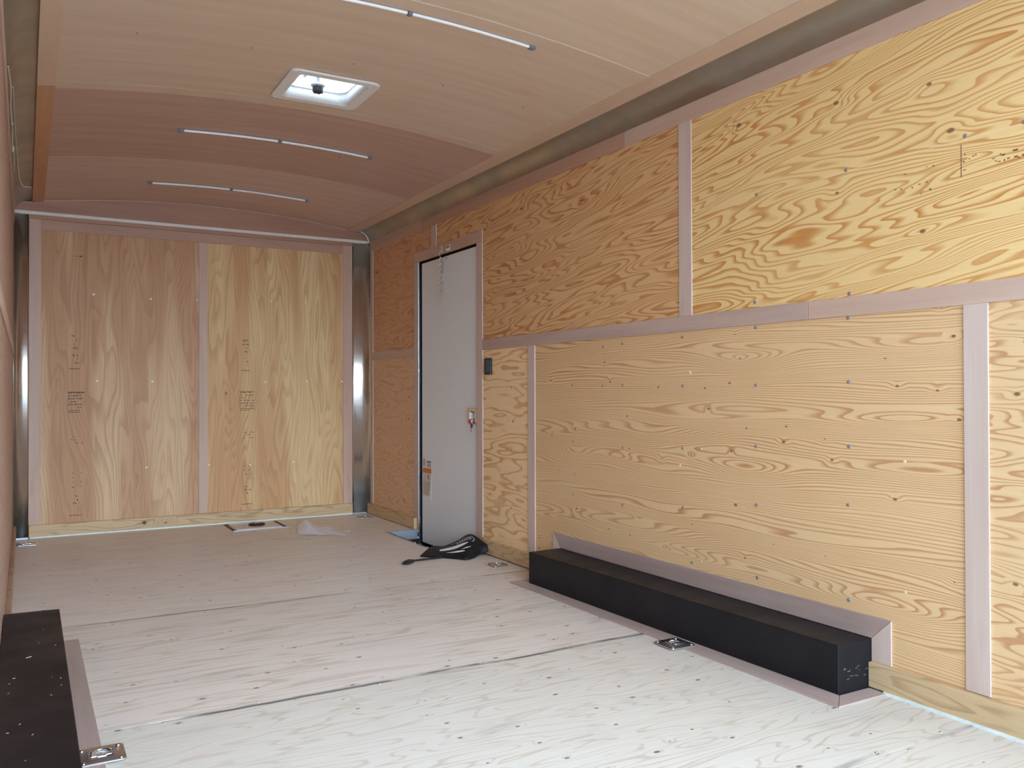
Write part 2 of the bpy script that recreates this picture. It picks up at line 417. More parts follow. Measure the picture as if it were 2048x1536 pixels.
# ceiling: four curved luan sheets
def ceil_patch(mb, x0, x1, y0, y1, t=.006, dz=0.0, n=14):
    vs = []; 
    for i in range(n+1):
        x = x0+(x1-x0)*i/n; z = zc(x)+dz
        vs += [(x, y0, z), (x, y1, z), (x, y0, z+t), (x, y1, z+t)]
    fs = []
    for i in range(n):
        a, b = i*4, (i+1)*4
        fs += [(a, a+1, b+1, b), (a+2, b+2, b+3, a+3), (a, b, b+2, a+2), (a+1, a+3, b+3, b+1)]
    fs += [(0, 2, 3, 1), (n*4, n*4+1, n*4+3, n*4+2)]
    mb.add(vs, fs, True)
ceil = MB(); ceil_patch(ceil, .046, 2.238, YB, YF+.02, .004, .0062)
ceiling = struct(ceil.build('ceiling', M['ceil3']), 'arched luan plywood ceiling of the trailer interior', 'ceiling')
boolv = MB(); boolv.box(VX0, VX1, VY0, VY1, 2.2, 2.4)
boolean_cut(ceiling, [boolv.build('cutter', None)])
def sheet(y0, y1, mat, label, hole=False, dz=0.0):
    mb = MB()
    if hole:
        ceil_patch(mb, .046, VX0, y0, y1, dz=dz); ceil_patch(mb, VX1, 2.238, y0, y1, dz=dz)
        ceil_patch(mb, VX0, VX1, y0, VY0, n=4, dz=dz); ceil_patch(mb, VX0, VX1, VY1, y1, n=4, dz=dz)
    else: ceil_patch(mb, .046, 2.238, y0, y1, dz=dz)
    o = mb.build('ceiling_panel', mat, ceiling, fixn=False); o['label'] = label
    o.data.set_sharp_from_angle(angle=math.radians(38))
    return o
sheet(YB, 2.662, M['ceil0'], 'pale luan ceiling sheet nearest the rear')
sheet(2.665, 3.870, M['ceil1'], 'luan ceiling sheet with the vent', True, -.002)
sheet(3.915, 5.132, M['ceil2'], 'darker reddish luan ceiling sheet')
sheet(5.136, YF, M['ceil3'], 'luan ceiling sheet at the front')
def cross_strip(y0, y1, mat, dz=-.0045):
    mb = MB(); ceil_patch(mb, .10, 2.175, y0, y1, .004, dz); o = mb.build('cover_strip', mat, ceiling, fixn=False)
    o.data.set_sharp_from_angle(angle=math.radians(38))
cross_strip(2.664, 2.742, M['ceil1']); cross_strip(3.8745, 3.962, M['ceil1'], -.0025)
def edge_strip(x0, x1, y0, y1, mat, n, label):
    mb = MB(); ceil_patch(mb, x0, x1, y0, y1, .005, -.0055, n=3); struct(mb.build('trim_%d' % n, mat), label, 'trim')
edge_strip(2.166, 2.243, YB, YF-.03, M['ceil_edge'], 1, 'luan strip along the right edge of the ceiling')
edge_strip(.040, .106, YB, 3.925, M['ceil_edge'], 2, 'pale luan strip along the near left edge of the ceiling')
edge_strip(.040, .106, 3.927, YF-.03, M['ceil_edge_far'], 3, 'orange-brown luan strip along the far left edge of the ceiling')

# coves: concave metal between ceiling edge and wall top
def cove(side, n, label):
    prof = []
    if side > 0: P0, P1, Cn = (2.215, 2.205), (2.3445, 2.100), (2.338, 2.196)
    else: P0, P1, Cn = (.055, 2.205), (-.0645, 2.100), (-.058, 2.196)
    for i in range(13):
        t = i/12; prof.append(((1-t)**2*P0[0]+2*t*(1-t)*Cn[0]+t*t*P1[0], (1-t)**2*P0[1]+2*t*(1-t)*Cn[1]+t*t*P1[1]))
    off = [(x+side*.004, z+.004) for x, z in prof][::-1]
    mb = MB(); mb.prism(prof+off, 1, YB, YF-.002, True)
    o = mb.build('trim_%d' % n, M['cove'])
    return struct(o, label, 'trim')
cove(1, 4, 'concave dull metal cove between the ceiling and right wall')
cove(-1, 5, 'concave dull metal cove between the ceiling and left wall')

# ------------------------------------------------------------------ right wall with the side door opening
DY0, DY1, DZ0, DZ1 = 4.505, 5.378, -.09, 1.838
w = MB()
w.box(2.357, 2.42, YB, DY0, -.1, 2.34).box(2.357, 2.42, DY1, 6.44, -.1, 2.34).box(2.357, 2.42, DY0, DY1, DZ1, 2.34)
wall_r = struct(w.build('wall_right', M['shell']), 'right side wall of the trailer, lined with fir plywood around a grey door', 'wall')
def panel(boxes, mat, label, parent=wall_r):
    mb = MB()
    for b in boxes: mb.box(*b)
    o = mb.build('plywood_panel', mat, parent, bevel=.0008, seg=1); o['label'] = label; return o
x0, x1 = XR, 2.357
PN = panel([(x0, x1, YB, 1.4375, 0, 1.219)], M['low_near'], 'fir plywood sheet at the rear end, lower row')
PM = panel([(x0, x1, 1.4395, 3.8765, 0, 1.219)], M['low_main'], 'large fir plywood sheet above the black wheel box')
PD = panel([(x0, x1, 3.8785, DY0, 0, 1.219)], M['low_door'], 'narrow fir plywood piece beside the door, lower row')
PF = panel([(x0, x1, DY1, YF, 0, 1.219)], M['low_far'], 'reddish fir plywood piece in the front corner, lower row')
UN = panel([(x0, x1, YB, 2.657, 1.221, 2.12)], M['up_near'], 'boldly figured fir plywood sheet at the rear end, upper row')
UM = panel([(x0, x1, 2.659, DY0, 1.221, 2.12), (x0, x1, DY0, 5.118, DZ1, 2.12)], M['up_main'], 'amber fir plywood sheet beside and above the door')
UF = panel([(x0, x1, 5.12, DY1, DZ1, 2.12), (x0, x1, DY1, YF, 1.221, 2.12)], M['up_far'], 'reddish fir plywood piece in the front corner, upper row')
# screws of the right wall
sproto = MB(); sproto.lathe([(.0, -.0026), (.0035, -.0024), (.0062, -.0012), (.0066, 0)], (0, 0, 0), 12, 'x')
sp = sproto.build('screw', M['screw'], PM); sp.location = (XR, 2.278, 1.18)
def add_screw(src, parent, x, y, z, sc=1.0):
    c = src.copy(); COL.objects.link(c); c.parent = parent; c.location = (x, y, z); c.scale = (sc, sc, sc); return c
for y, z in [(2.278,.966),(2.279,.74),(2.279,.524),(2.276,.258),(1.871,1.184),(1.871,.974),(1.871,.762),(1.876,.57),(1.875,.26),(2.682,1.168),(2.680,.967),(2.684,.71),(2.683,.468),(2.63,.252),(3.088,1.16),(3.087,.974),(3.089,.692),(3.09,.432),(3.237,1.153),(3.24,.971),(3.491,.978),(3.49,.70),(3.492,.44)]:
    add_screw(sp, PM, XR, y, z)
for y, z in [(4.10,.97),(4.10,.62),(4.105,.30)]: add_screw(sp, PD, XR, y, z, .9)
for y, z in [(1.467,1.677),(1.876,1.671),(2.27,1.671),(2.281,1.273),(1.866,1.264),(1.301,1.672)]: add_screw(sp, UN, XR, y, z)
for y, z in [(3.09,1.28),(3.49,1.28),(3.09,1.67),(3.49,1.67),(3.95,1.67)]: add_screw(sp, UM, XR, y, z, .8)
# lighter plugs / staples
pl = MB(); pl.lathe([(0, -.0012), (.0065, -.001), (.0085, 0)], (0, 0, 0), 14, 'x')
plug = pl.build('filler_plug', plain('pale_filler', S(236,214,176), .6), PM); plug.location = (XR, 2.637, 1.021)
for y, z in [(1.668,.727),(2.574,.266),(2.22,.206),(1.668,.326),(2.70,.64),(2.57,.715)]: add_screw(plug, PM, XR, y, z, rnd.uniform(.6, 1.05))

# trims on the right wall
def trim(boxes, mat, n, label, bevel=.0012):
    mb = MB()
    for b in boxes: mb.box(*b)
    return struct(mb.build('trim_%d' % n, mat, bevel=bevel, seg=2), label, 'trim')
T = XR - .006
def uptrim(y0, y1, z0, z1, n, label, mat='luan_v', near_edge=True):
    o = trim([(T, XR, y0, y1, z0, z1)], M[mat], n, label)
    return o
uptrim(1.402, 1.474, .088, 1.191, 6, 'broad pinkish luan batten on the right wall nearest the rear')
uptrim(3.842, 3.914, .088, 1.191, 7, 'luan batten at the far end of the large lower plywood sheet')
uptrim(2.620, 2.696, 1.253, 2.046, 8, 'luan batten between the two large upper plywood sheets')
uptrim(5.080, 5.160, 1.900, 2.046, 9, 'short luan batten above the door')
uptrim(6.250, 6.352, .088, 2.046, 10, 'luan batten on the right wall in the front corner')
trim([(T, XR, YB, 2.03, 1.191, 1.253)], M['luan_h'], 11, 'near length of the level luan belt strip on the right wall')
trim([(T, XR, 2.032, 4.434, 1.191, 1.253)], luan('luan_trim_level_grey', 'y', 'z', 22.0, base=S(196,168,150), streak=S(168,142,128)), 12, 'middle length of the level luan belt strip, ending at the door')
trim([(T, XR, 5.445, 6.25, 1.191, 1.253)], M['luan_h'], 13, 'short level luan belt strip beyond the door')
trim([(T, XR, YB, 3.06, 2.046, 2.114)], M['luan_h'], 14, 'near length of the luan strip under the metal cove')
trim([(T, XR, 3.062, 5.333, 2.046, 2.114)], luan('luan_trim_level_brown', 'y', 'z', 25.0, base=S(196,158,132), streak=S(174,130,104)), 15, 'middle length of the luan strip under the metal cove')
trim([(T-.001, XR, 5.335, 6.352, 2.046, 2.120)], M['luan_h'], 16, 'far length of the luan strip under the metal cove')
# door casing
uptrim(4.434, 4.508, .088, 1.836, 17, 'luan casing on the near side of the door')
uptrim(5.376, 5.445, .088, 1.836, 18, 'luan casing on the far side of the door')
trim([(T, XR, 4.434, 5.445, 1.838, 1.902)], M['luan_h'], 19, 'luan casing above the door')
# pale cut edges that catch the daylight on the near faces of the battens
def baseboard(name, boxes, mat, label, bevel=.002):
    mb = MB()
    for b in boxes: mb.box(*b)
    return struct(mb.build(name, mat, bevel=bevel, seg=2), label, 'baseboard')
bb = baseboard('baseboard_right', [(2.322, XR, YB, 1.786, .008, .086)], M['pine_y'], 'pine baseboard on the right wall at the rear end')
b2 = baseboard('baseboard_right', [(2.322, XR, 3.612, 4.452, .008, .086)], M['pine_y'], 'short pine baseboard between the wheel box and the door step')
b3 = baseboard('baseboard_right', [(2.322, XR, 5.415, 6.368, .004, .080)], M['pine_y'], 'pine baseboard beyond the door in the front corner')
bf = baseboard('baseboard_front', [(.024, 2.212, 6.350, YF, .008, .084)], M['pine_x'], 'pine baseboard with one knot along the front wall')
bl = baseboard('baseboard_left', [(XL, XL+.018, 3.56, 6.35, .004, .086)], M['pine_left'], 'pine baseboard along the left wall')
kn = MB(); kn.lathe([(0, -.0008), (.010, -.0006), (.013, 0)], (.717, 6.350, .050), 18, 'y'); kn.build('knot', plain('pine_knot', S(96,66,46), .6), bf)['label'] = 'round brown knot'
cl = MB(); cl.box(2.318, 2.326, YB, 1.73, .0, .009); struct(cl.build('trim_40', M['gap_light']), 'pale strip painted as light leaking under the near right baseboard', 'trim')  # light slit below the board, put in as a pale strip
cl = MB(); cl.box(.03, 2.21, 6.346, 6.353, .0, .009); struct(cl.build('trim_41', M['gap_light']), 'pale strip painted as light in the gap under the front baseboard', 'trim')

# ------------------------------------------------------------------ left wall
w = MB(); w.box(-.14, XL-.012, YB, 6.44, -.1, 2.34)
wall_l = struct(w.build('wall_left', M['shell']), 'left side wall of the trailer, lined with plywood', 'wall')
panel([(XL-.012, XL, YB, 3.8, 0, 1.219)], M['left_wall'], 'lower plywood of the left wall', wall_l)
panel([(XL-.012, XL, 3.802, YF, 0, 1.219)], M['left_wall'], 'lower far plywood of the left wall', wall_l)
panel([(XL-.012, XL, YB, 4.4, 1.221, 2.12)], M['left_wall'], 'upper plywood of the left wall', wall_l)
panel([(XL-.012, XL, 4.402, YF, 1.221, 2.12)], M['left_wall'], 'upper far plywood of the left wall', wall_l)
trim([(XL, XL+.006, YB, 6.35, 2.040, 2.112)], M['luan_h'], 20, 'luan strip along the top of the left wall')
trim([(XL, XL+.006, YB, 6.35, 1.191, 1.253)], M['luan_h'], 21, 'level luan belt strip on the left wall')

# ------------------------------------------------------------------ front wall
w = MB(); w.box(-.14, 2.42, YF+.012, 6.46, -.1, 2.34)
wall_f = struct(w.build('wall_front', M['shell']), 'front end wall of the trailer, two fir plywood sheets with ink stamps', 'wall')
PL = panel([(-.06, 1.105, YF, YF+.012, 0, 2.24)], M['front_left'], 'left brown fir plywood sheet of the front wall', wall_f)
PR = panel([(1.107, 2.34, YF, YF+.012, 0, 2.24)], M['front_right'], 'right fir plywood sheet with a pale streak', wall_f)
FT = YF - .006
def ftrim(x0, x1, z0, z1, n, label, mat):
    return trim([(x0, x1, FT, YF, z0, z1)], M[mat], n, label)
ftrim(.022, .090, .082, 2.090, 22, 'luan batten at the left side of the front wall', 'luan_vx')
ftrim(1.077, 1.135, .084, 2.018, 23, 'luan batten down the middle of the front wall', 'luan_vx')
ftrim(2.141, 2.214, .082, 2.092, 24, 'luan batten at the right side of the front wall', 'luan_vx')
ftrim(.090, 2.141, 2.018, 2.084, 25, 'level luan strip across the top of the front wall', 'luan_hx')
# header panel under the arch with its white strip
arch = [(-.060, 2.128), (2.340, 2.128), (2.338, 2.145), (2.325, 2.170), (2.300, 2.186)]
for i in range(21):
    x = 2.26 - (2.26-.02)*i/20; arch.append((x, zc(x)-.002))
arch += [(-.02, 2.186), (-.045, 2.168), (-.058, 2.145)]
mb = MB(); mb.prism(arch, 1, 6.346, 6.366); hd = struct(mb.build('trim_26', M['luan_arch']), 'reddish luan header panel under the arch at the front', 'trim')
mb = MB(); mb.tube([(x, 6.345, z) for x, z in arch[2:]], .0028, 6); struct(mb.build('trim_27', plain('pale_bead', S(214,196,176), .5)), 'thin pale bead around the arched header panel', 'trim')
mb = MB(); mb.box(-.062, 2.342, 6.334, 6.368, 2.108, 2.129); struct(mb.build('trim_28', M['white_paint'], bevel=.002), 'white metal strip across the front wall under the header panel', 'trim')
mb = MB(); mb.box(.02, 2.216, 6.352, YF, 2.084, 2.109); struct(mb.build('trim_29', M['luan_arch']), 'brown recess strip just under the white metal strip', 'trim')
# concave metal corner posts
def post(side, n, label):
    if side > 0: P0, P1, Cn = (2.288, YF-.0215), (2.3435, 6.296), (2.322, YF-.034)
    else: P0, P1, Cn = (-.008, YF-.005), (-.0635, 6.315), (-.046, YF-.010)
    prof = [(2.205, YF-.0005), (2.230, YF-.0050), (2.255, YF-.0110)] if side > 0 else [(.030, YF-.0005), (.012, YF-.0022)]
    for i in range(17):
        t = i/16; prof.append(((1-t)**2*P0[0]+2*t*(1-t)*Cn[0]+t*t*P1[0], (1-t)**2*P0[1]+2*t*(1-t)*Cn[1]+t*t*P1[1]))
    mb = MB(); nn = len(prof); z0, z1 = .004, 2.108
    back = [(x, y+.002) for x, y in prof[:1]] + [(P1[0]+side*.0005, YF-.0005)]
    vs = [(x, y, z0) for x, y in prof] + [(x, y, z1) for x, y in prof]
    mb.add(vs, [(i, i+1, nn+i+1, nn+i) for i in range(nn-1)], True)
    o = mb.build('trim_%d' % n, M['post'], fixn=False)
    sm = o.modifiers.new('s', 'SOLIDIFY'); sm.thickness = .0015; sm.offset = 0
    return struct(o, label, 'trim')
post(1, 30, 'shiny curved metal corner post at the right of the front wall')
post(-1, 31, 'shiny curved metal corner post at the left of the front wall')
for s, n, nm in ((1, 32, 'right'), (-1, 33, 'left')):
    mb = MB(); xx = (2.208, 2.318) if s > 0 else (-.062, .022)
    mb.box(xx[0], xx[1], 6.33, 6.368, .0, .012); struct(mb.build('trim_%d' % n, M['galv'], bevel=.002), 'metal foot of the %s corner post' % nm, 'trim')
# white rounded corner cap in the right end of the cove
mb = MB()
cp = [(2.236, 6.30, 2.196), (2.272, 6.305, 2.188), (2.303, 6.31, 2.170), (2.322, 6.315, 2.148), (2.332, 6.32, 2.125), (2.336, 6.325, 2.110)]
mb.tube(cp, [.003, .005, .006, .0065, .006, .005], 10); struct(mb.build('trim_34', M['white_paint']), 'rounded pale corner cap at the front end of the right cove', 'trim')

# front wall screws
fsp = MB(); fsp.lathe([(0, -.0025), (.005, -.002), (.0075, 0)], (0, 0, 0), 12, 'y')
fs = fsp.build('screw', M['white_head'], PL); fs.location = (.401, YF, 1.609)
for x, z in [(.76,1.597),(1.067,1.604),(.423,1.025),(.77,1.023),(.733,.428)]: add_screw(fs, PL, x, YF, z, 1.0)
for x, z in [(1.587,1.621),(1.847,1.627),(1.547,1.019),(1.858,1.027),(2.132,1.028),(1.755,.421),(1.435,.413),(1.145,.427)]: add_screw(fs, PR, x, YF, z, .95 if x < 2 else 1.1)

# illegible ink grade stamps, printed sideways down each sheet
def stamp(parent, x0, x1, z0, z1, rows, seed, mat='ink', frame=True, dens=.6, thin=.0042):
    rr = random.Random(seed); mb = MB(); y = YF - .0006
    def q(a, b, c, d): mb.box(a, b, y, y+.0004, c, d)
    if frame:
        q(x0, x1, z1-.003, z1); q(x0, x1-.03, z0, z0+.003)
        q(x0, x0+.002, z0+.02, z1-.03)
    for r_ in range(rows):
        zz = z0 + (z1-z0)*(r_+.6)/rows; x = x0+.006
        while x < x1-.008:
            ww = rr.uniform(.004, .013)
            if rr.random() < dens:
                hgt = (z1-z0)/rows*.55
                k = rr.random()
                if k < .35: q(x, x+ww, zz, zz+thin)
                elif k < .65: q(x, x+thin*.9, zz-hgt*.4, zz+hgt*.5); q(x, x+ww, zz+hgt*.3, zz+hgt*.3+thin*.8)
                else: q(x, x+ww*.8, zz-.002, zz+thin*.9); q(x+ww*.4, x+ww*.4+thin, zz-hgt*.3, zz+hgt*.3)
            x += ww+.004
    return mb.build('grade_stamp', M[mat], parent)
for P, dx in ((PL, 0.0), (PR, 1.115)):
    stamp(P, .262+dx, .312+dx, 1.225, 1.335, 4, 11+int(dx), dens=.5, frame=False)
    stamp(P, .270+dx, .318+dx, 1.130, 1.205, 3, 12+int(dx), dens=.5, frame=False)
    mbl = MB(); mbl.box(.255+dx, .318+dx, YF-.0006, YF-.0002, 1.104, 1.1075); mbl.build('grade_stamp', M['ink'], P)
    stamp(P, .246+dx, .350+dx, .815, .952, 7, 13+int(dx), dens=.72)
    stamp(P, .262+dx, .350+dx, .600, .660, 3, 14+int(dx), mat='ink_soft', frame=False, dens=.5)
    stamp(P, .268+dx, .340+dx, .300, .420, 4, 15+int(dx), frame=False, dens=.35, mat='ink_soft')
    stamp(P, .275+dx, .325+dx, .195, .265, 3, 16+int(dx), frame=False, dens=.5)
    mbl = MB(); mbl.box(.258+dx, .330+dx, YF-.0006, YF-.0002, .128, .1315); mbl.build('grade_stamp', M['ink'], P)
mbl = MB()
for xx in (.282, .292, .300, .309, .318): mbl.box(xx, xx+.006, YF-.0006, YF-.0002, 1.858, 1.861)
mbl.box(.322, .330, YF-.0006, YF-.0002, 1.855, 1.865); mbl.build('grade_stamp', M['ink'], PL)
# faded marks on the near upper sheet of the right wall
rr = random.Random(5); mb = MB()
for (ya, yb, za, zb, k) in ((1.30, 1.385, 1.575, 1.60, 12), (1.44, 1.475, 1.575, 1.63, 5), (1.56, 1.70, 1.53, 1.57, 7), (1.42, 1.66, 1.60, 1.615, 4)):
    for _ in range(k):
        yy = rr.uniform(ya, yb); zz = rr.uniform(za, zb); mb.box(XR-.0006, XR-.0002, yy, yy+rr.uniform(.004, .010), zz, zz+rr.uniform(.002, .005))
mb.box(XR-.0006, XR-.0002, 1.478, 1.4805, 1.56, 1.655)
mb.build('grade_stamp', M['ink_soft'], UN)

# ------------------------------------------------------------------ floor of plywood sheets
fl = MB(); fl.box(-.10, 2.40, YB, 6.40, -.05, -.020)
floor = struct(fl.build('floor', M['under']), 'plywood floor of the trailer with dark pin knots and sheet joints', 'floor')
SHEETS = [(YB, 1.442, 'floor0'), (1.446, 2.627, 'floor1'), (2.632, 3.868, 'floor2'), (3.871, 5.090, 'floor3'), (5.092, YF, 'floor4')]
RINGS = [('right_box', 2.098, 2.452), ('left_box', .174, 2.450), ('door', 2.242, 4.072), ('front_right', 2.236, 6.138), ('front_left', .014, 6.120)]
WELL = (2.128, 2.40, 4.430, 5.405)
def cutters(y0, y1):
    out = []
    for _, x, y in RINGS:
        if y0-.1 < y < y1+.1:
            c = MB(); c.lathe([(0, -.1), (.0375, -.1), (.0375, .05), (0, .05)], (x, y, 0), 32); out.append(c.build('cutter', None))
    if y1 > WELL[2] and y0 < WELL[3]:
        c = MB(); c.box(WELL[0], WELL[1], WELL[2], WELL[3], -.3, .1); out.append(c.build('cutter', None))
    return out
boolean_cut(floor, cutters(0, 7))
lab = ['at the rear opening', 'in front of the near floor joint', 'beside the wheel boxes', 'in front of the door', 'at the front wall']
for (y0, y1, mt), lb in zip(SHEETS, lab):
    mb = MB(); mb.box(XL-.01, 2.357, y0, y1, -.020, 0)
    o = mb.build('plywood_sheet', M[mt], floor); o['label'] = 'pale floor sheet ' + lb
    cs = cutters(y0, y1)
    if cs: boolean_cut(o, cs)
    o.parent = floor
# metal bar across the rear sill is outside the frame; floor screws along the joints
fsc = MB(); fsc.lathe([(.0045, 0), (.004, .0012), (0, .0015)], (0, 0, 0), 10)
f0 = fsc.build('floor_screw', M['zinc'], floor); f0.location = (.62, 2.645, 0)
for x, y in [(1.0,2.612),(1.38,2.640),(.35,2.615),(1.75,2.645),(.7,3.882),(1.2,3.858),(1.7,3.884),(.3,3.86),(1.93,1.462),(1.6,1.428),(2.02,1.43),(2.2,1.46)]:
    add_screw(f0, floor, x, y, 0, 1.0)

# ------------------------------------------------------------------ step well inside the side door
sw = empty('step_well', (2.236, 4.9, -.2)); tag(sw, 'sunken metal-edged step well in the floor at the side door', 'step well')
def child(mb, name, mat, parent, label=None, **k):
    # geometry is written in world metres; keep it there under a located parent
    o = mb.build(name, mat, None, **k); pm = parent.matrix_world if False else None
    off = Vector(parent.location) if parent.parent is None else Vector(parent.location)
    root = parent; tot = Vector((0, 0, 0))
    while root is not None:
        tot += Vector(root.location); root = root.parent
    for v in o.data.vertices: v.co -= tot
    o.parent = parent
    if label: o['label'] = label
    return o
X0, X1, Y0, Y1 = WELL
mb = MB(); mb.box(X0, X0+.004, Y0, Y1, -.26, -.06).box(X0, X1, Y0, Y0+.004, -.26, -.06).box(X0, X1, Y1-.004, Y1, -.26, -.06).box(X0, X1, Y0, Y1, -.264, -.26)
child(mb, 'well_liner', M['under'], sw, 'black lower walls of the well')
mb = MB(); mb.box(X0, 2.343, Y1-.006, Y1-.0045, -.062, .0).box(X0, 2.32, Y1-.006, Y1+.012, 0, .0016)
child(mb, 'flashing', M['galv'], sw, 'bright sheet metal at the far end')
mb = MB(); mb.box(X0-.013, X0+.001, Y0, Y1+.012, 0, .0016).box(X0, X0+.0015, Y0, Y1-.006, -.055, 0)
child(mb, 'flashing', plain('dull_flashing', S(150,140,130), .4, 1.0), sw, 'metal lip along the floor edge')
for y in (4.56, 4.74, 4.93, 5.21, 5.39):
    mb = MB(); mb.lathe([(.005, 0), (.0045, .0022), (0, .003)], (X0-.006, y, .0016), 10); child(mb, 'screw', M['zinc'], sw)

# ------------------------------------------------------------------ side door (structure) in its frame
mb = MB(); mb.box(2.354, 2.392, DY0-.03, 5.343, -.075, 1.822)
door = struct(mb.build('door_1', M['door'], bevel=.002), 'light grey flush side door in the right wall', 'door')
mb = MB(); mb.box(2.3535, 2.40, 5.341, 5.372, -.09, 1.838).box(2.3535, 2.40, DY0, 5.372, 1.820, 1.838).box(2.362, 2.40, DY0, 5.372, -.11, -.073)
mb.build('rubber_seal', M['rubber'], door)['label'] = 'black rubber seal'
mb = MB(); mb.box(2.342, 2.357, 5.373, 5.378, -.09, 1.838); mb.build('frame_edge', M['alu_line'], door, bevel=.001)['label'] = 'thin bright aluminium frame edge'
mb = MB(); mb.box(2.400, 2.42, DY0-.04, DY1+.02, -.3, 1.86); mb.build('outer_skin', M['shell'], door)
# flush latch
lt = MB(); y0, y1, z0, z1 = 4.512, 4.638, .750, .850
ring_plate(lt, [(y, z) for y, z in rrect(y0, y1, z0, z1, .010)], [(y, z) for y, z in rrect(y0+.030, y1-.038, z0+.024, z1-.024, .006)], 0, 1)
lt.v = [(2.354-.012*(1-c) if True else 0, a, b) for a, b, c in lt.v]
latch = lt.build('door_latch', M['chrome'], door, bevel=.0025); latch['label'] = 'chrome latch plate'
mb = MB(); mb.box(2.348, 2.356, y0+.028, y1-.036, z0+.022, z1-.022); mb.build('recess', M['black'], latch)
mb = MB(); mb.box(2.336, 2.350, y0+.052, y0+.060, z0+.030, z1-.030).box(2.334, 2.340, 4.520, y0+.058, .797, .803); mb.build('lever', M['chrome'], latch, bevel=.001)
mb = MB(); mb.lathe([(0, -.016), (.0035, -.016), (.004, -.004), (.009, -.002), (.009, 0)], (2.342, 4.560, .772), 14, 'x'); mb.build('lock_cylinder', M['chrome'], latch)
# bunch of keys in the latch
ks = empty('key_bunch', (2.334, 4.562, .765)); tag(ks, 'small bunch of keys with red and purple heads hanging from the door latch', 'keys')
mb = MB(); mb.tube([(2.333, 4.562+.012*math.cos(a), .762+.012*math.sin(a)) for a in [i*math.pi/8 for i in range(16)]], .0012, 6, closed=True); child(mb, 'key_ring', M['chrome'], ks)
mb = MB(); mb.lathe([(0, -.004), (.012, -.004), (.0135, 0), (.012, .004), (0, .004)], (2.328, 4.576, .768), 18, 'x'); child(mb, 'key_head', M['red'], ks, 'red round key head')
mb = MB(); mb.obox((2.328, 4.552, .742), (.003, 0, 0), (0, .0115, .002), (0, -.002, .0125)); child(mb, 'key_head', M['purple'], ks, 'purple square key head', bevel=.002)
mb = MB(); mb.obox((2.328, 4.560, .717), (.001, 0, 0), (0, .0038, .0006), (0, -.0016, .0135)); mb.obox((2.328, 4.5565, .710), (.001, 0, 0), (0, .002, 0), (0, 0, .003)); child(mb, 'key_blade', M['brass'], ks, bevel=.0004)

# outlet / switch plate
mb = MB(); mb.box(2.331, XR, 4.322, 4.398, 1.045, 1.141)
sw2 = mb.build('wall_switch', M['black'], bevel=.003); tag(sw2, 'black rectangular switch box on the plywood just right of the door', 'switch')
mb = MB(); mb.box(2.3285, 2.332, 4.340, 4.380, 1.060, 1.128); mb.build('rocker', plain('dark_grey_rocker', S(52,54,60), .3), sw2, bevel=.001)

# door check: bracket, spring, chain and hook hanging at the door head
dc = empty('door_check_chain', (2.332, 5.0, 1.888)); tag(dc, 'chrome chain and spring door check hanging from the door casing', 'chain')
mb = MB(); mb.box(2.334, 2.339, 4.985, 5.007, 1.845, 1.892); mb.lathe([(0, -.004), (.004, -.003), (.005, 0)], (2.334, 4.996, 1.882), 10, 'x'); child(mb, 'bracket', M['zinc'], dc, bevel=.001)
def link(mb, c, d, side, L=.0105, W=.0052, r=.00145):
    c, d, side = Vector(c), Vector(d).normalized(), Vector(side).normalized(); pts = []
    for i in range(14):
        a = 2*math.pi*i/14; pts.append(c + d*(math.cos(a)*L + (.002 if math.cos(a) > 0 else -.002)) + side*math.sin(a)*W)
    mb.tube(pts, r, 6, closed=True)
mb = MB(); path = []
for i in range(50):
    t = i/49
    if t < .52: s_ = t/.52; p_ = (2.331, 5.000 - .004*s_, 1.850 - .235*s_)
    elif t < .76: s_ = (t-.52)/.24; p_ = (2.331, 4.996 - .030*math.sin(s_*math.pi*.5) , 1.615 - .080*s_ )
    else: s_ = (t-.76)/.24; p_ = (2.331, 4.964 - .004*s_, 1.535 + .15*s_)
    path.append(Vector(p_))
# arc-length resample
L = [0]
for a, b in zip(path, path[1:]): L.append(L[-1] + (b-a).length)
def at(s_):
    for i in range(len(L)-1):
        if L[i+1] >= s_: k = (s_-L[i])/max(L[i+1]-L[i], 1e-9); return path[i].lerp(path[i+1], k)
    return path[-1]
s_ = .006; i = 0
while s_ < L[-1]-.006:
    d = at(min(s_+.004, L[-1])) - at(max(s_-.004, 0)); sd_ = Vector((0, 1, 0)) if i % 2 else Vector((1, 0, 0))
    if abs(d.normalized().dot(sd_)) > .8: sd_ = Vector((0, 0, 1))
    link(mb, at(s_), d, sd_); s_ += .0185; i += 1
child(mb, 'chain', M['chrome'], dc)
mb = MB(); N_ = 22*10
mb.tube([(2.332+.0055*math.cos(2*math.pi*k/10), 4.962+.0055*math.sin(2*math.pi*k/10), 1.690+.095*k/N_) for k in range(N_+1)], .0013, 5); child(mb, 'spring', M['zinc'], dc)
mb = MB(); mb.tube([(2.332, 4.962, 1.785), (2.332, 4.958, 1.797), (2.334, 4.948, 1.808), (2.345, 4.937, 1.817), (2.352, 4.934, 1.812)], .0022, 8); mb.box(2.348, 2.354, 4.922, 4.946, 1.800, 1.812); child(mb, 'hook', M['zinc'], dc)
mb = MB(); mb.box(2.3375, 2.339, 4.868, 4.925, 1.846, 1.880)
st = mb.build('caution_sticker', M['sticker_w']); tag(st, 'small white and yellow caution sticker on the casing above the door', 'sticker')
mb = MB(); mb.box(2.3369, 2.3375, 4.872, 4.921, 1.862, 1.877); mb.build('yellow_band', M['yellow'], st)
mb = MB()
for i in range(6): mb.box(2.3366, 2.3370, 4.876+i*.007, 4.880+i*.007, 1.867, 1.872)
mb.build('print', M['ink'], st)

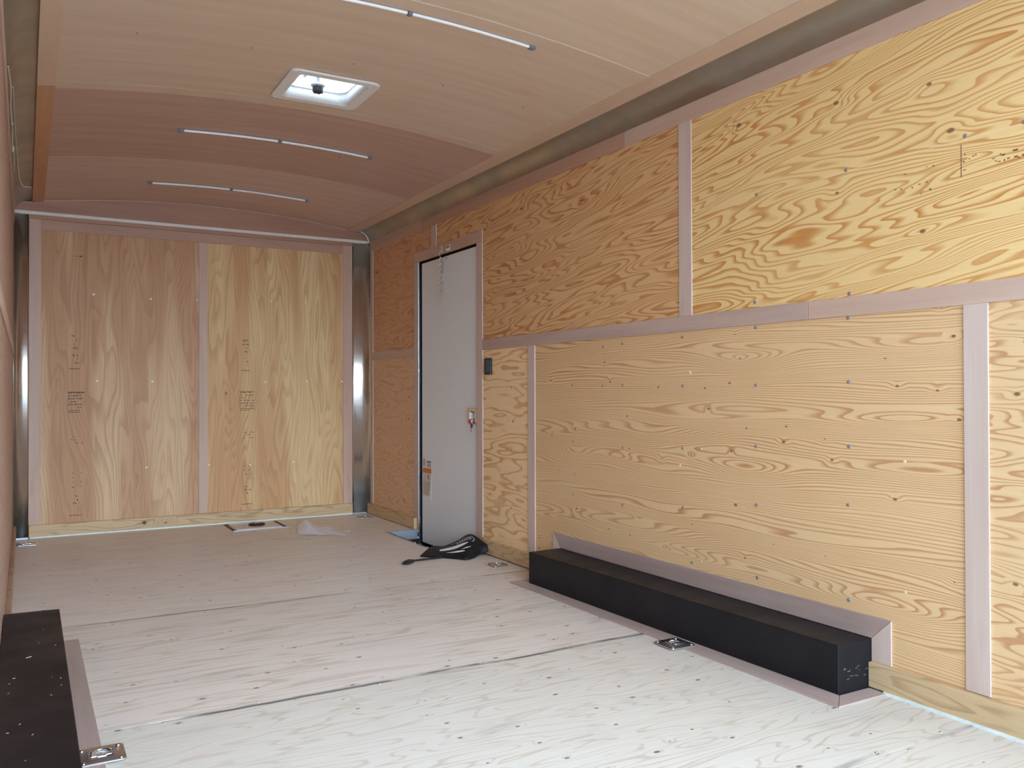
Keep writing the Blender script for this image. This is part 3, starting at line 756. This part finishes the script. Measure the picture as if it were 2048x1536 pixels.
# warning stickers low on the door
def sticker(name, label, y0, y1, z0, z1, head, hm, facem, lines, seed, icon=False, cat='sticker'):
    mb = MB(); mb.box(2.3531, 2.3539, y0, y1, z0, z1); o = mb.build(name, M[facem]); tag(o, label, cat)
    if head: mb = MB(); mb.box(2.3526, 2.3532, y0, y1, z1-head, z1); mb.build('header_band', M[hm], o)
    rr = random.Random(seed); mb = MB()
    top = z1-head-.008-(.050 if icon else 0)
    for i in range(lines):
        zz = top - (top-z0-.006)*(i+.5)/lines; y = y0+.006
        while y < y1-.008:
            l = rr.uniform(.006, .018); mb.box(2.3526, 2.3531, y, min(y+l, y1-.004), zz, zz+.0022); y += l+.003
    if icon:
        yc = (y0+y1)/2 - .02
        mb.box(2.3526, 2.3531, yc-.006, yc+.008, z1-head-.034, z1-head-.012); mb.box(2.3526, 2.3531, yc-.012, yc-.004, z1-head-.044, z1-head-.028)
    mb.build('print', M['print'], o)
    return o
sticker('warning_sticker', 'tall warning sticker with an orange band low on the door', 5.190, 5.330, .245, .432, .032, 'orange', 'sticker', 11, 3, True)
sticker('notice_sticker', 'small sticker with a dull blue heading above the tall warning sticker', 5.195, 5.262, .436, .482, .012, 'blueprint', 'sticker', 4, 4)
sticker('notice_sticker', 'small sticker with a thin orange heading at the door edge', 5.284, 5.330, .440, .490, .006, 'orange', 'sticker', 4, 5)
mb = MB(); mb.add([(2.352, 5.192, .40), (2.352, 5.186, .225), (2.352, 5.225, .228), (2.3525, 5.206, .31)], [(0, 1, 2, 3)])
o = mb.build('peeled_corner', M['sticker_w']); o.parent = bpy.data.objects['warning_sticker']; o['label'] = 'white curled-back edge'
so = o.modifiers.new('s', 'SOLIDIFY'); so.thickness = .0006

# ------------------------------------------------------------------ wheel boxes
def wheelbox(xy, z, label):
    mb = MB(); n = 4
    vs = [(x, y, 0) for x, y in xy] + [(x, y, z) for x, y in xy]
    mb.add(vs, [(3,2,1,0), (4,5,6,7), (0,1,5,4), (1,2,6,5), (2,3,7,6), (3,0,4,7)])
    o = mb.build('wheel_box', M['black_box'], bevel=.003, seg=3); tag(o, label, 'wheel box'); return o
wb = wheelbox([(2.184, 1.787), (XR-.001, 1.787), (XR-.001, 3.604), (2.154, 3.597)], .157, 'long black metal wheel box along the right wall')
wl = wheelbox([(XL+.001, 1.70), (.106, 1.70), (.112, 3.532), (XL+.001, 3.545)], .155, 'black metal wheel box along the left wall, cropped at the corner')
# scuffs on the near end of the right box
rr = random.Random(4); scuff = plain('grey_scuff', S(120,122,122), .8)
for _ in range(16):
    mb = MB()
    x = rr.uniform(2.21, 2.335); zz = rr.choice([.05, .055, .075, .085])+rr.uniform(-.01, .01); mb.obox((x, 1.7866, zz), (rr.uniform(.0015, .006), 0, rr.uniform(-.001, .002)), (0, .0002, 0), (0, 0, .0007))
    mb.build('scuff_mark', scuff, wb)
dust = plain('sawdust', S(214,196,160), .9)
for _ in range(14):
    mb = MB()
    x = rr.uniform(-.04, .09); yy = rr.uniform(2.1, 3.3); mb.obox((x, yy, .1553), (rr.uniform(.001, .0035), rr.uniform(-.002, .003), 0), (.0003, .001, 0), (0, 0, .0003))
    mb.build('sawdust_speck', dust, wl)
mb = MB(); mb.obox((.012, 2.93, .1555), (.007, .004, 0), (-.0006, .0018, 0), (0, 0, .0005))
mb.build('sawdust_speck', dust, wl)
# luan frames round the boxes, mitred
def poly_trim(polys, axis, a, b, mat, n, label):
    mb = MB()
    for p in polys: mb.prism(p, axis, a, b)
    return struct(mb.build('trim_%d' % n, mat, bevel=.0008, seg=1), label, 'trim')
poly_trim([[(2.083, 3.668), (2.155, 3.600), (2.184, 1.785), (2.102, 1.722)]], 2, 0, .005, M['luan_floor'], 35, 'luan strip on the floor along the right wheel box')
poly_trim([[(2.103, 1.7205), (2.185, 1.7835), (2.322, 1.7835), (2.322, 1.7205)]], 2, 0, .005, luan('luan_box_end', 'x', 'y', 33, base=S(186,164,154), streak=S(164,140,130)), 36, 'luan strip on the floor at the near end of the right wheel box')
poly_trim([[(2.085, 3.6695), (2.157, 3.6025), (2.322, 3.608), (2.322, 3.6695)]], 2, 0, .005, M['luan_floor'], 37, 'luan strip on the floor at the far end of the right wheel box')
poly_trim([[(1.788, .1585), (3.600, .1585), (3.662, .229), (1.717, .227)]], 0, XR-.0065, XR, luan('luan_box_top', 'y', 'z', 35, base=S(176,154,142), streak=S(150,126,114)), 38, 'luan strip on the wall above the right wheel box')
poly_trim([[(1.786, .086), (1.786, .1585), (1.7155, .227), (1.7155, .086)]], 0, XR-.0065, XR, M['luan_v'], 39, 'short mitred luan strip at the near end of the right wheel box')
poly_trim([[(3.605, .086), (3.601, .1585), (3.6635, .229), (3.666, .086)]], 0, XR-.0065, XR, M['luan_v'], 42, 'short mitred luan strip at the far end of the right wheel box')
poly_trim([[(.112, 1.66), (.116, 3.655), (.181, 3.652), (.178, 1.66)]], 2, 0, .005, M['luan_floor'], 43, 'luan strip on the floor along the left wheel box')

# ------------------------------------------------------------------ recessed tie-down rings
def dring():
    root = empty('tie_down_ring', (0, 0, 0))
    mb = MB(); h = .0565; n = 40
    outer = []
    base = rrect(-h, h, -h*.98, h*.98, .012, 9)
    m = len(base)
    # resample: angle-matched circle so that the plate is one sheet around the bowl
    circ = []
    for x, y in base:
        a = math.atan2(y, x); circ.append((.036*math.cos(a), .036*math.sin(a)))
    ring2 = [(x*1.22, y*1.22) for x, y in circ]
    rows = [[(x, y, .0) for x, y in base], [(x, y, .0025) for x, y in base], [(x*.985, y*.985, .0034) for x, y in base],
            [(x, y, .0036) for x, y in ring2], [(x*1.10, y*1.10, .0058) for x, y in circ], [(x, y, .0052) for x, y in circ],
            [(x*.93, y*.93, -.004) for x, y in circ], [(x*.85, y*.85, -.015) for x, y in circ], [(x*.55, y*.55, -.0185) for x, y in circ], [(x*.02, y*.02, -.019) for x, y in circ]]
    for rw in rows: mb.v += rw
    for i in range(len(rows)-1):
        for k in range(m):
            mb.f.append((i*m+k, i*m+(k+1) % m, (i+1)*m+(k+1) % m, (i+1)*m+k)); mb.sm.append(i > 2)
    mb.build('pan', M['zinc'], root, fixn=False)
    mb = MB(); pts = []
    for i in range(21):
        a = math.pi*(i/20); pts.append((-.0225*math.cos(a), .004+.0245*math.sin(a), .0052))
    pts = [(-.0225, -.012, .0045)] + pts + [(.0225, -.012, .0045)]
    mb.tube([Vector(p) for p in pts], .0040, 10, closed=True); mb.build('ring', M['chrome'], root)
    mb = MB(); mb.box(-.012, .012, -.022, -.012, -.014, .0080); mb.build('hinge_clip', M['zinc'], root, bevel=.003)
    for sx in (-1, 1):
        for sy in (-1, 1):
            mb = MB(); mb.lathe([(.0060, 0), (.0054, .0018), (.003, .0030), (0, .0033)], (0, 0, 0), 14); b = mb.build('bolt', M['chrome'], root); b.location = (sx*.0435, sy*.0435, .0034)
    return root
ringlab = {'right_box': 'square zinc tie-down ring plate beside the right wheel box', 'left_box': 'square zinc tie-down ring plate beside the left wheel box, cut by the frame bottom',
           'door': 'zinc tie-down ring plate on the floor between the door and right wheel box', 'front_right': 'zinc tie-down ring plate by the right front corner post',
           'front_left': 'zinc tie-down ring plate by the left front corner post'}
rp = dring()
for i, (k, x, y) in enumerate(RINGS):
    o = rp if i == 0 else copy_tree(rp)
    o.location = (x, y, .005 if 'box' in k else .0005); tag(o, ringlab[k], 'tie-down ring', 'recessed tie-down rings in the floor')
    o.rotation_euler = (0, 0, {'right_box': 0, 'left_box': 0, 'door': math.radians(4), 'front_right': 0, 'front_left': 0}[k])
# under-plate packing on the bare floor side of the two rings by the wheel boxes
# ------------------------------------------------------------------ floor hatch
hx = empty('floor_hatch', (1.42, 6.13, 0)); tag(hx, 'small square floor hatch near the front wall with a black disc', 'hatch')
mb = MB(); ring_plate(mb, rrect(1.232, 1.604, 5.968, 6.296, .004, 2), rrect(1.254, 1.582, 5.990, 6.274, .004, 2), 0, .0018); child(mb, 'frame', plain('hatch_gap', S(88,74,62), .8), hx)
mb = MB(); mb.box(1.262, 1.575, 5.998, 6.268, 0, .0055); child(mb, 'cover', M['floor4'], hx, bevel=.001)
mb = MB(); mb.box(1.232, 1.612, 5.962, 5.974, 0, .0045); child(mb, 'metal_strip', M['galv'], hx, 'bright metal strip along the near edge', bevel=.001)
mb = MB(); mb.box(1.27, 1.57, 6.262, 6.268, .0055, .0070); child(mb, 'metal_strip', M['galv'], hx)
mb = MB(); mb.lathe([(.055, 0), (.057, .006), (.054, .013), (.046, .016), (.030, .017), (0, .017)], (1.428, 6.135, .0055), 36); disc = child(mb, 'disc', M['black'], hx, 'round black plastic cap')
mb = MB(); mb.lathe([(.022, 0), (.018, .004), (0, .006)], (1.432, 6.135, .0225), 20); o = mb.build('cap_centre', M['zinc'], None)
for v in o.data.vertices: v.co -= Vector((1.42, 6.13, 0))
o.parent = disc

# ------------------------------------------------------------------ paper scraps
mb = MB(); NX, NY = 14, 14; vs = []
A = [Vector((1.575, 5.60, 0)), Vector((1.835, 5.40, 0)), Vector((1.84, 5.80, 0)), Vector((1.655, 5.93, 0))]
for j in range(NY+1):
    for i in range(NX+1):
        u, v = i/NX, j/NY
        p_ = A[0].lerp(A[1], u).lerp(A[3].lerp(A[2], u), v)
        hgt = .052*math.exp(-((u-.30)/.20)**2)*max(0, v-.05)**.8 + .004*math.sin(u*7+v*4)**2 + .0015
        vs.append((p_.x, p_.y, hgt))
mb.add(vs, [(j*(NX+1)+i, j*(NX+1)+i+1, (j+1)*(NX+1)+i+1, (j+1)*(NX+1)+i) for j in range(NY) for i in range(NX)], True)
pp = mb.build('paper_sheet', NG('thin_film').m, fixn=False)
def film():
    n = NG('thin_plastic_film'); nt = n.nt
    n.p.inputs['Base Color'].default_value = (*S(238, 236, 240), 1); n.p.inputs['Roughness'].default_value = .5
    x, y, z = n.xyz(); n.nt.links.new(n.ramp(z, .006, .03, .28, .92), n.p.inputs['Alpha'])
    return n.m
pp.data.materials[0] = M['paper']
tag(pp, 'crumpled white paper sheet lying on the floor before the front wall', 'paper')
mb = MB(); mb.add([(1.868, 5.575, .002), (1.908, 5.54, .003), (1.925, 5.575, .006), (1.885, 5.60, .002)], [(0, 1, 2, 3)])
o = mb.build('paper_scrap', M['paper']); so = o.modifiers.new('s', 'SOLIDIFY'); so.thickness = .001
tag(o, 'tiny white paper scrap on the floor right of the paper sheet', 'scrap')

# ------------------------------------------------------------------ black mud flap with white swoosh, leaning at the step well
fr = empty('mud_flap', (2.16, 4.45, 0)); tag(fr, 'black rubber flap with white swoosh lettering, lying curled beside the door', 'mud flap')
top = [Vector(p) for p in [(1.966, 4.496, .004), (2.137, 4.722, .006), (2.190, 4.700, .006), (2.235, 4.675, .020), (2.262, 4.600, .055), (2.280, 4.540, .090), (2.290, 4.485, .103), (2.298, 4.435, .095), (2.306, 4.380, .078), (2.318, 4.335, .060)]]
bot = [Vector(p) for p in [(1.967, 4.493, .0035), (1.998, 4.455, .0035), (2.030, 4.420, .0035), (2.071, 4.384, .0035), (2.100, 4.340, .0035), (2.130, 4.300, .0035), (2.150, 4.274, .0035), (2.205, 4.290, .004), (2.265, 4.330, .014), (2.318, 4.325, .024)]]
def curve(P, t):
    k = t*(len(P)-1); i = min(int(k), len(P)-2); f = k-i
    p0, p1, p2, p3 = P[max(i-1, 0)], P[i], P[i+1], P[min(i+2, len(P)-1)]
    return .5*((2*p1) + (p2-p0)*f + (2*p0-5*p1+4*p2-p3)*f*f + (3*p1-p0-3*p2+p3)*f**3)
def flap_pt(u, v, off=0.0):
    a, b = curve(bot, u), curve(top, u); p_ = a.lerp(b, v)
    L_ = (b-a).length
    p_.z += .030*math.sin(math.pi*v)*min(1, L_*4)*(.35+.65*u) + off
    return p_
NU, NV = 40, 14; mb = MB()
vs = [flap_pt(i/NU, j/NV) for j in range(NV+1) for i in range(NU+1)]
mb.add(vs, [(j*(NU+1)+i, j*(NU+1)+i+1, (j+1)*(NU+1)+i+1, (j+1)*(NU+1)+i) for j in range(NV) for i in range(NU)], True)
# rear face falling behind the ridge
vs2 = []
for i in range(NU+1):
    t_ = curve(top, i/NU); vs2 += [t_, t_ + Vector((.012, .012, -max(t_.z-.004, 0)*.6))]
mb.add(vs2, [(2*i, 2*i+2, 2*i+3, 2*i+1) for i in range(NU)], True)
sheet_o = child(mb, 'sheet', M['flap'], fr); so = sheet_o.modifiers.new('s', 'SOLIDIFY'); so.thickness = .004; so.offset = 0
def uvquad(mb, pts, off=.0035):
    n0 = len(pts); vs = [flap_pt(u, v, off) for u, v in pts]; mb.add(vs, [tuple(range(n0))])
def band(mb, cu, wu, off=.0042, n=26):
    # ribbon following (u,v) centre curve with half width in v
    P = [cu(i/n) for i in range(n+1)]; vs = []
    for i, (u, v) in enumerate(P):
        w_ = wu(i/n)
        u2, v2 = P[min(i+1, n)]; u1, v1 = P[max(i-1, 0)]
        du, dv = u2-u1, v2-v1; l = math.hypot(du, dv) or 1
        nx, ny = -dv/l, du/l
        vs += [flap_pt(u+nx*w_*.5, v+ny*w_, off), flap_pt(u-nx*w_*.5, v-ny*w_, off)]
    mb.add(vs, [(2*i, 2*i+2, 2*i+3, 2*i+1) for i in range(n)])
mb = MB()
band(mb, lambda t: (.25+.47*t, .36+.02*t+.16*t*t), lambda t: .095*math.sin(math.pi*min(1, t*1.0+.12))**.6*(1-.55*t))
band(mb, lambda t: (.34+.28*t, .19+.03*t), lambda t: .026*math.sin(math.pi*(.06+.88*t)))
band(mb, lambda t: (.54+.18*t, .27+.08*t), lambda t: .014*math.sin(math.pi*(.06+.88*t)))
# loop round the lettering
band(mb, lambda t: (.72+.035*math.sin(math.pi*min(1, t*2)) - .34*max(0, t-.5)*2, .54+.24*min(1, t*2) - .16*max(0, t-.5)*2), lambda t: .010)
rr = random.Random(2)
for k in range(7):      # script-like lettering strokes
    u = .46+.036*k; v = .56+.018*k
    band(mb, lambda t, u=u, v=v, k=k: (u+.010*math.sin(t*5+k), v-.055+.11*t), lambda t: .007, n=8)
    band(mb, lambda t, u=u, v=v, k=k: (u+.018*t, v+.03*math.sin(t*4+k)), lambda t: .006, n=8)
child(mb, 'lettering', M['sticker_w'], fr, 'white swoosh and script lettering', fixn=False)
# rod with notched black end
rod = empty('notched_rod', (1.84, 4.33, 0)); tag(rod, 'thin black rod with a notched end sticking out from under the black flap', 'rod')
mb = MB(); mb.tube([(1.866, 4.380, .008), (1.96, 4.384, .008), (2.056, 4.388, .007)], .0055, 8); child(mb, 'shaft', M['black'], rod)
d1 = Vector((1.868-1.785, 4.375-4.300, 0)).normalized(); 
mb = MB(); cc = Vector((1.835, 4.352, .010)); dn = Vector((-d1.y, d1.x, 0))
mb.obox(cc, d1*.033, dn*.017, Vector((0, 0, .009)))
mb.obox(cc-d1*.040+dn*.010, d1*.010, dn*.005, Vector((0, 0, .006))); mb.obox(cc-d1*.040-dn*.010, d1*.010, dn*.005, Vector((0, 0, .006)))
child(mb, 'notched_end', M['black'], rod, bevel=.002)

# ------------------------------------------------------------------ LED strips on the ceiling
def ledstrip(y, label, first=None):
    if first: o = copy_tree(first); o.location = (1.168, y, 2.28); o['label'] = label; return o
    root = empty('led_strip', (1.168, y, 2.28)); tag(root, label, 'strip light', 'thin strip lights across the ceiling')
    def arc(x0, x1, dz, dy=0, n=24): return [(x0+(x1-x0)*i/n - 1.168, dy, zc(x0+(x1-x0)*i/n)+dz-2.28) for i in range(n+1)]
    mb = MB(); P = arc(.672, 1.672, 0)
    vs = []
    for p_ in P: vs += [(p_[0], -.009, p_[2]), (p_[0], .009, p_[2]), (p_[0], -.009, p_[2]-.003), (p_[0], .009, p_[2]-.003)]
    mb.add(vs, [f for i in range(len(P)-1) for a, b in [(4*i, 4*i+4)] for f in ((a, b, b+1, a+1), (a+2, a+3, b+3, b+2), (a, a+2, b+2, b), (a+1, b+1, b+3, a+3))] + [(0, 1, 3, 2), (len(P)*4-4, len(P)*4-2, len(P)*4-1, len(P)*4-3)])
    mb.build('channel', M['led_base'], root)
    for a, b in ((.690, 1.158), (1.178, 1.655)):
        mb = MB(); mb.tube(arc(a, b, -.0078, 0, 16), .0062, 8); mb.build('lens', M['led'], root)
    for x in (.676, 1.168, 1.668):
        mb = MB(); z = zc(x)-2.28; hw = .013 if x != 1.168 else .008; mb.box(x-1.168-hw, x-1.168+hw, -.011, .011, z-.016, z); mb.build('end_cap' if x != 1.168 else 'joiner', M['led_base'], root, bevel=.002)
    return root
l1 = ledstrip(2.752, 'strip light on the ceiling nearest the camera, cut by the frame top')
ledstrip(4.500, 'strip light on the ceiling just beyond the vent', l1)
ledstrip(5.722, 'strip light on the ceiling nearest the front wall', l1)
for o in [o for o in bpy.data.objects if o.name.startswith('led_strip') and o.location.y > 4]: o.scale = (1, .8, 1)
# ceiling screws
cs = MB(); cs.lathe([(.0055, 0), (.005, -.002), (0, -.0028)], (0, 0, 0), 10)
c0 = cs.build('screw', M['dark_screw'], ceiling); c0.location = (.345, 3.30, zc(.345))
for x, y in [(.75,3.318),(1.157,3.304),(1.56,3.315),(1.955,3.30),(1.539,4.63)]: add_screw(c0, ceiling, x, y, zc(x), 1.0)

# ------------------------------------------------------------------ roof vent
rv = empty('roof_vent', (1.14, 3.64, 2.28)); tag(rv, 'white square roof vent with frosted lid and black crank knob in the ceiling', 'roof vent')
zf = 2.266
mb = MB(); ring_plate(mb, rrect(.946, 1.336, 3.450, 3.826, .035, 6), rrect(.990, 1.290, 3.490, 3.786, .020, 6), zf, zf+.010); child(mb, 'flange', M['vent_white'], rv, bevel=.003)
i0 = rrect(.990, 1.290, 3.490, 3.786, .020, 6); i1 = rrect(1.000, 1.280, 3.500, 3.780, .055, 6)
mb = MB(); n0 = len(i0); mb.add([(x, y, zf+.002) for x, y in i0] + [(x, y, 2.317) for x, y in i1], [(i, (i+1) % n0, n0+(i+1) % n0, n0+i) for i in range(n0)], True)
o = child(mb, 'throat', M['vent_white'], rv, 'recessed white throat'); so = o.modifiers.new('s', 'SOLIDIFY'); so.thickness = .002
mb = MB(); ring_plate(mb, rrect(.98, 1.30, 3.48, 3.79, .05, 6), rrect(1.004, 1.276, 3.504, 3.774, .055, 6), 2.3165, 2.325); child(mb, 'lid_rim', M['vent_white'], rv)
mb = MB(); n_ = 12; vs = []
for j in range(n_+1):
    for i in range(n_+1):
        x = .955+.37*i/n_; y = 3.455+.37*j/n_; e = max(abs(i/n_-.5), abs(j/n_-.5))*2; vs.append((x, y, 2.405 - .035*e**4))
mb.add(vs, [(j*(n_+1)+i, j*(n_+1)+i+1, (j+1)*(n_+1)+i+1, (j+1)*(n_+1)+i) for j in range(n_) for i in range(n_)], True)
child(mb, 'lid', M['lid'], rv, 'frosted white lid lit by the sky', fixn=False)
mb = MB(); ring_plate(mb, rrect(.953, 1.327, 3.453, 3.827, .02, 6), rrect(.957, 1.323, 3.457, 3.823, .02, 6), 2.345, 2.372); child(mb, 'lid_skirt', M['lid'], rv, fixn=False)
mb = MB(); mb.box(.98, 1.30, 3.585, 3.593, 2.372, 2.384).box(1.09, 1.10, 3.47, 3.80, 2.372, 2.384).box(1.195, 1.203, 3.48, 3.62, 2.374, 2.384)
child(mb, 'lid_ribs', plain('rib_grey', S(150,160,165), .5), rv)
mb = MB(); mb.obox((1.115, 3.60, 2.352), (.010, .006, 0), (-.020, .060, 0), (0, 0, .008)); mb.box(1.105, 1.121, 3.642, 3.658, 2.285, 2.352); child(mb, 'crank_arm', plain('crank_metal', S(170,176,176), .3, .6), rv, bevel=.002)
mb = MB(); mb.lathe([(.030, .008), (.030, .0), (.022, -.004), (0, -.005)], (1.113, 3.650, 2.290), 26); child(mb, 'knob_collar', M['vent_white'], rv)
mb = MB(); kn_ = []
for i in range(48):
    a = 2*math.pi*i/48; r_ = .0205 + .0030*math.cos(6*a); kn_.append((1.113+r_*math.cos(a), 3.650+r_*math.sin(a)))
mb.prism(kn_, 2, 2.260, 2.286); child(mb, 'knob', M['black'], rv, 'black scalloped crank knob', bevel=.002)
for x, y in ((.966, 3.470), (1.316, 3.470), (.966, 3.806), (1.316, 3.806)):
    mb = MB(); mb.lathe([(.005, 0), (.0045, -.002), (0, -.0028)], (x, y, zf), 12); child(mb, 'screw', M['white_head'], rv)

# ------------------------------------------------------------------ cables in the left cove
def cz(x):   # left cove surface height
    best = None
    P0, P1, Cn = (.055, 2.205), (-.0645, 2.100), (-.058, 2.196)
    for i in range(101):
        t = i/100; X = (1-t)**2*P0[0]+2*t*(1-t)*Cn[0]+t*t*P1[0]; Z = (1-t)**2*P0[1]+2*t*(1-t)*Cn[1]+t*t*P1[1]
        if best is None or abs(X-x) < best[0]: best = (abs(X-x), Z)
    return best[1]
mb = MB(); pts = [(-.043, 3.9), (-.042, 4.4), (-.040, 4.7), (-.036, 5.2), (-.031, 5.55), (-.022, 5.76), (-.008, 5.87), (.010, 5.91), (.030, 5.93), (.050, 5.95)]
P = [Vector((x, y, cz(x)-.004)) for x, y in pts]
mb.tube([curve(P, i/60) for i in range(61)], [.0018+.0035*min(1, max(0, (i/60-.25)/.4)) for i in range(61)], 8)
o = mb.build('white_cable', M['wire']); tag(o, 'white cable running along the left metal cove and bending under the ceiling edge', 'cable')
mb = MB(); pts = []
for i in range(60):
    t = i/59; y = 3.55+1.5*t; pts.append((XL+.010+.006*abs(math.sin(t*9)), y+.10*math.sin(t*20)*(t > .4), 2.112+.010+.016*math.sin(t*23)*(t > .35)))
mb.tube(pts, .0022, 6); o = mb.build('thin_wire', M['wire']); tag(o, 'thin looping wire behind the top edge of the left wall strip', 'wire')
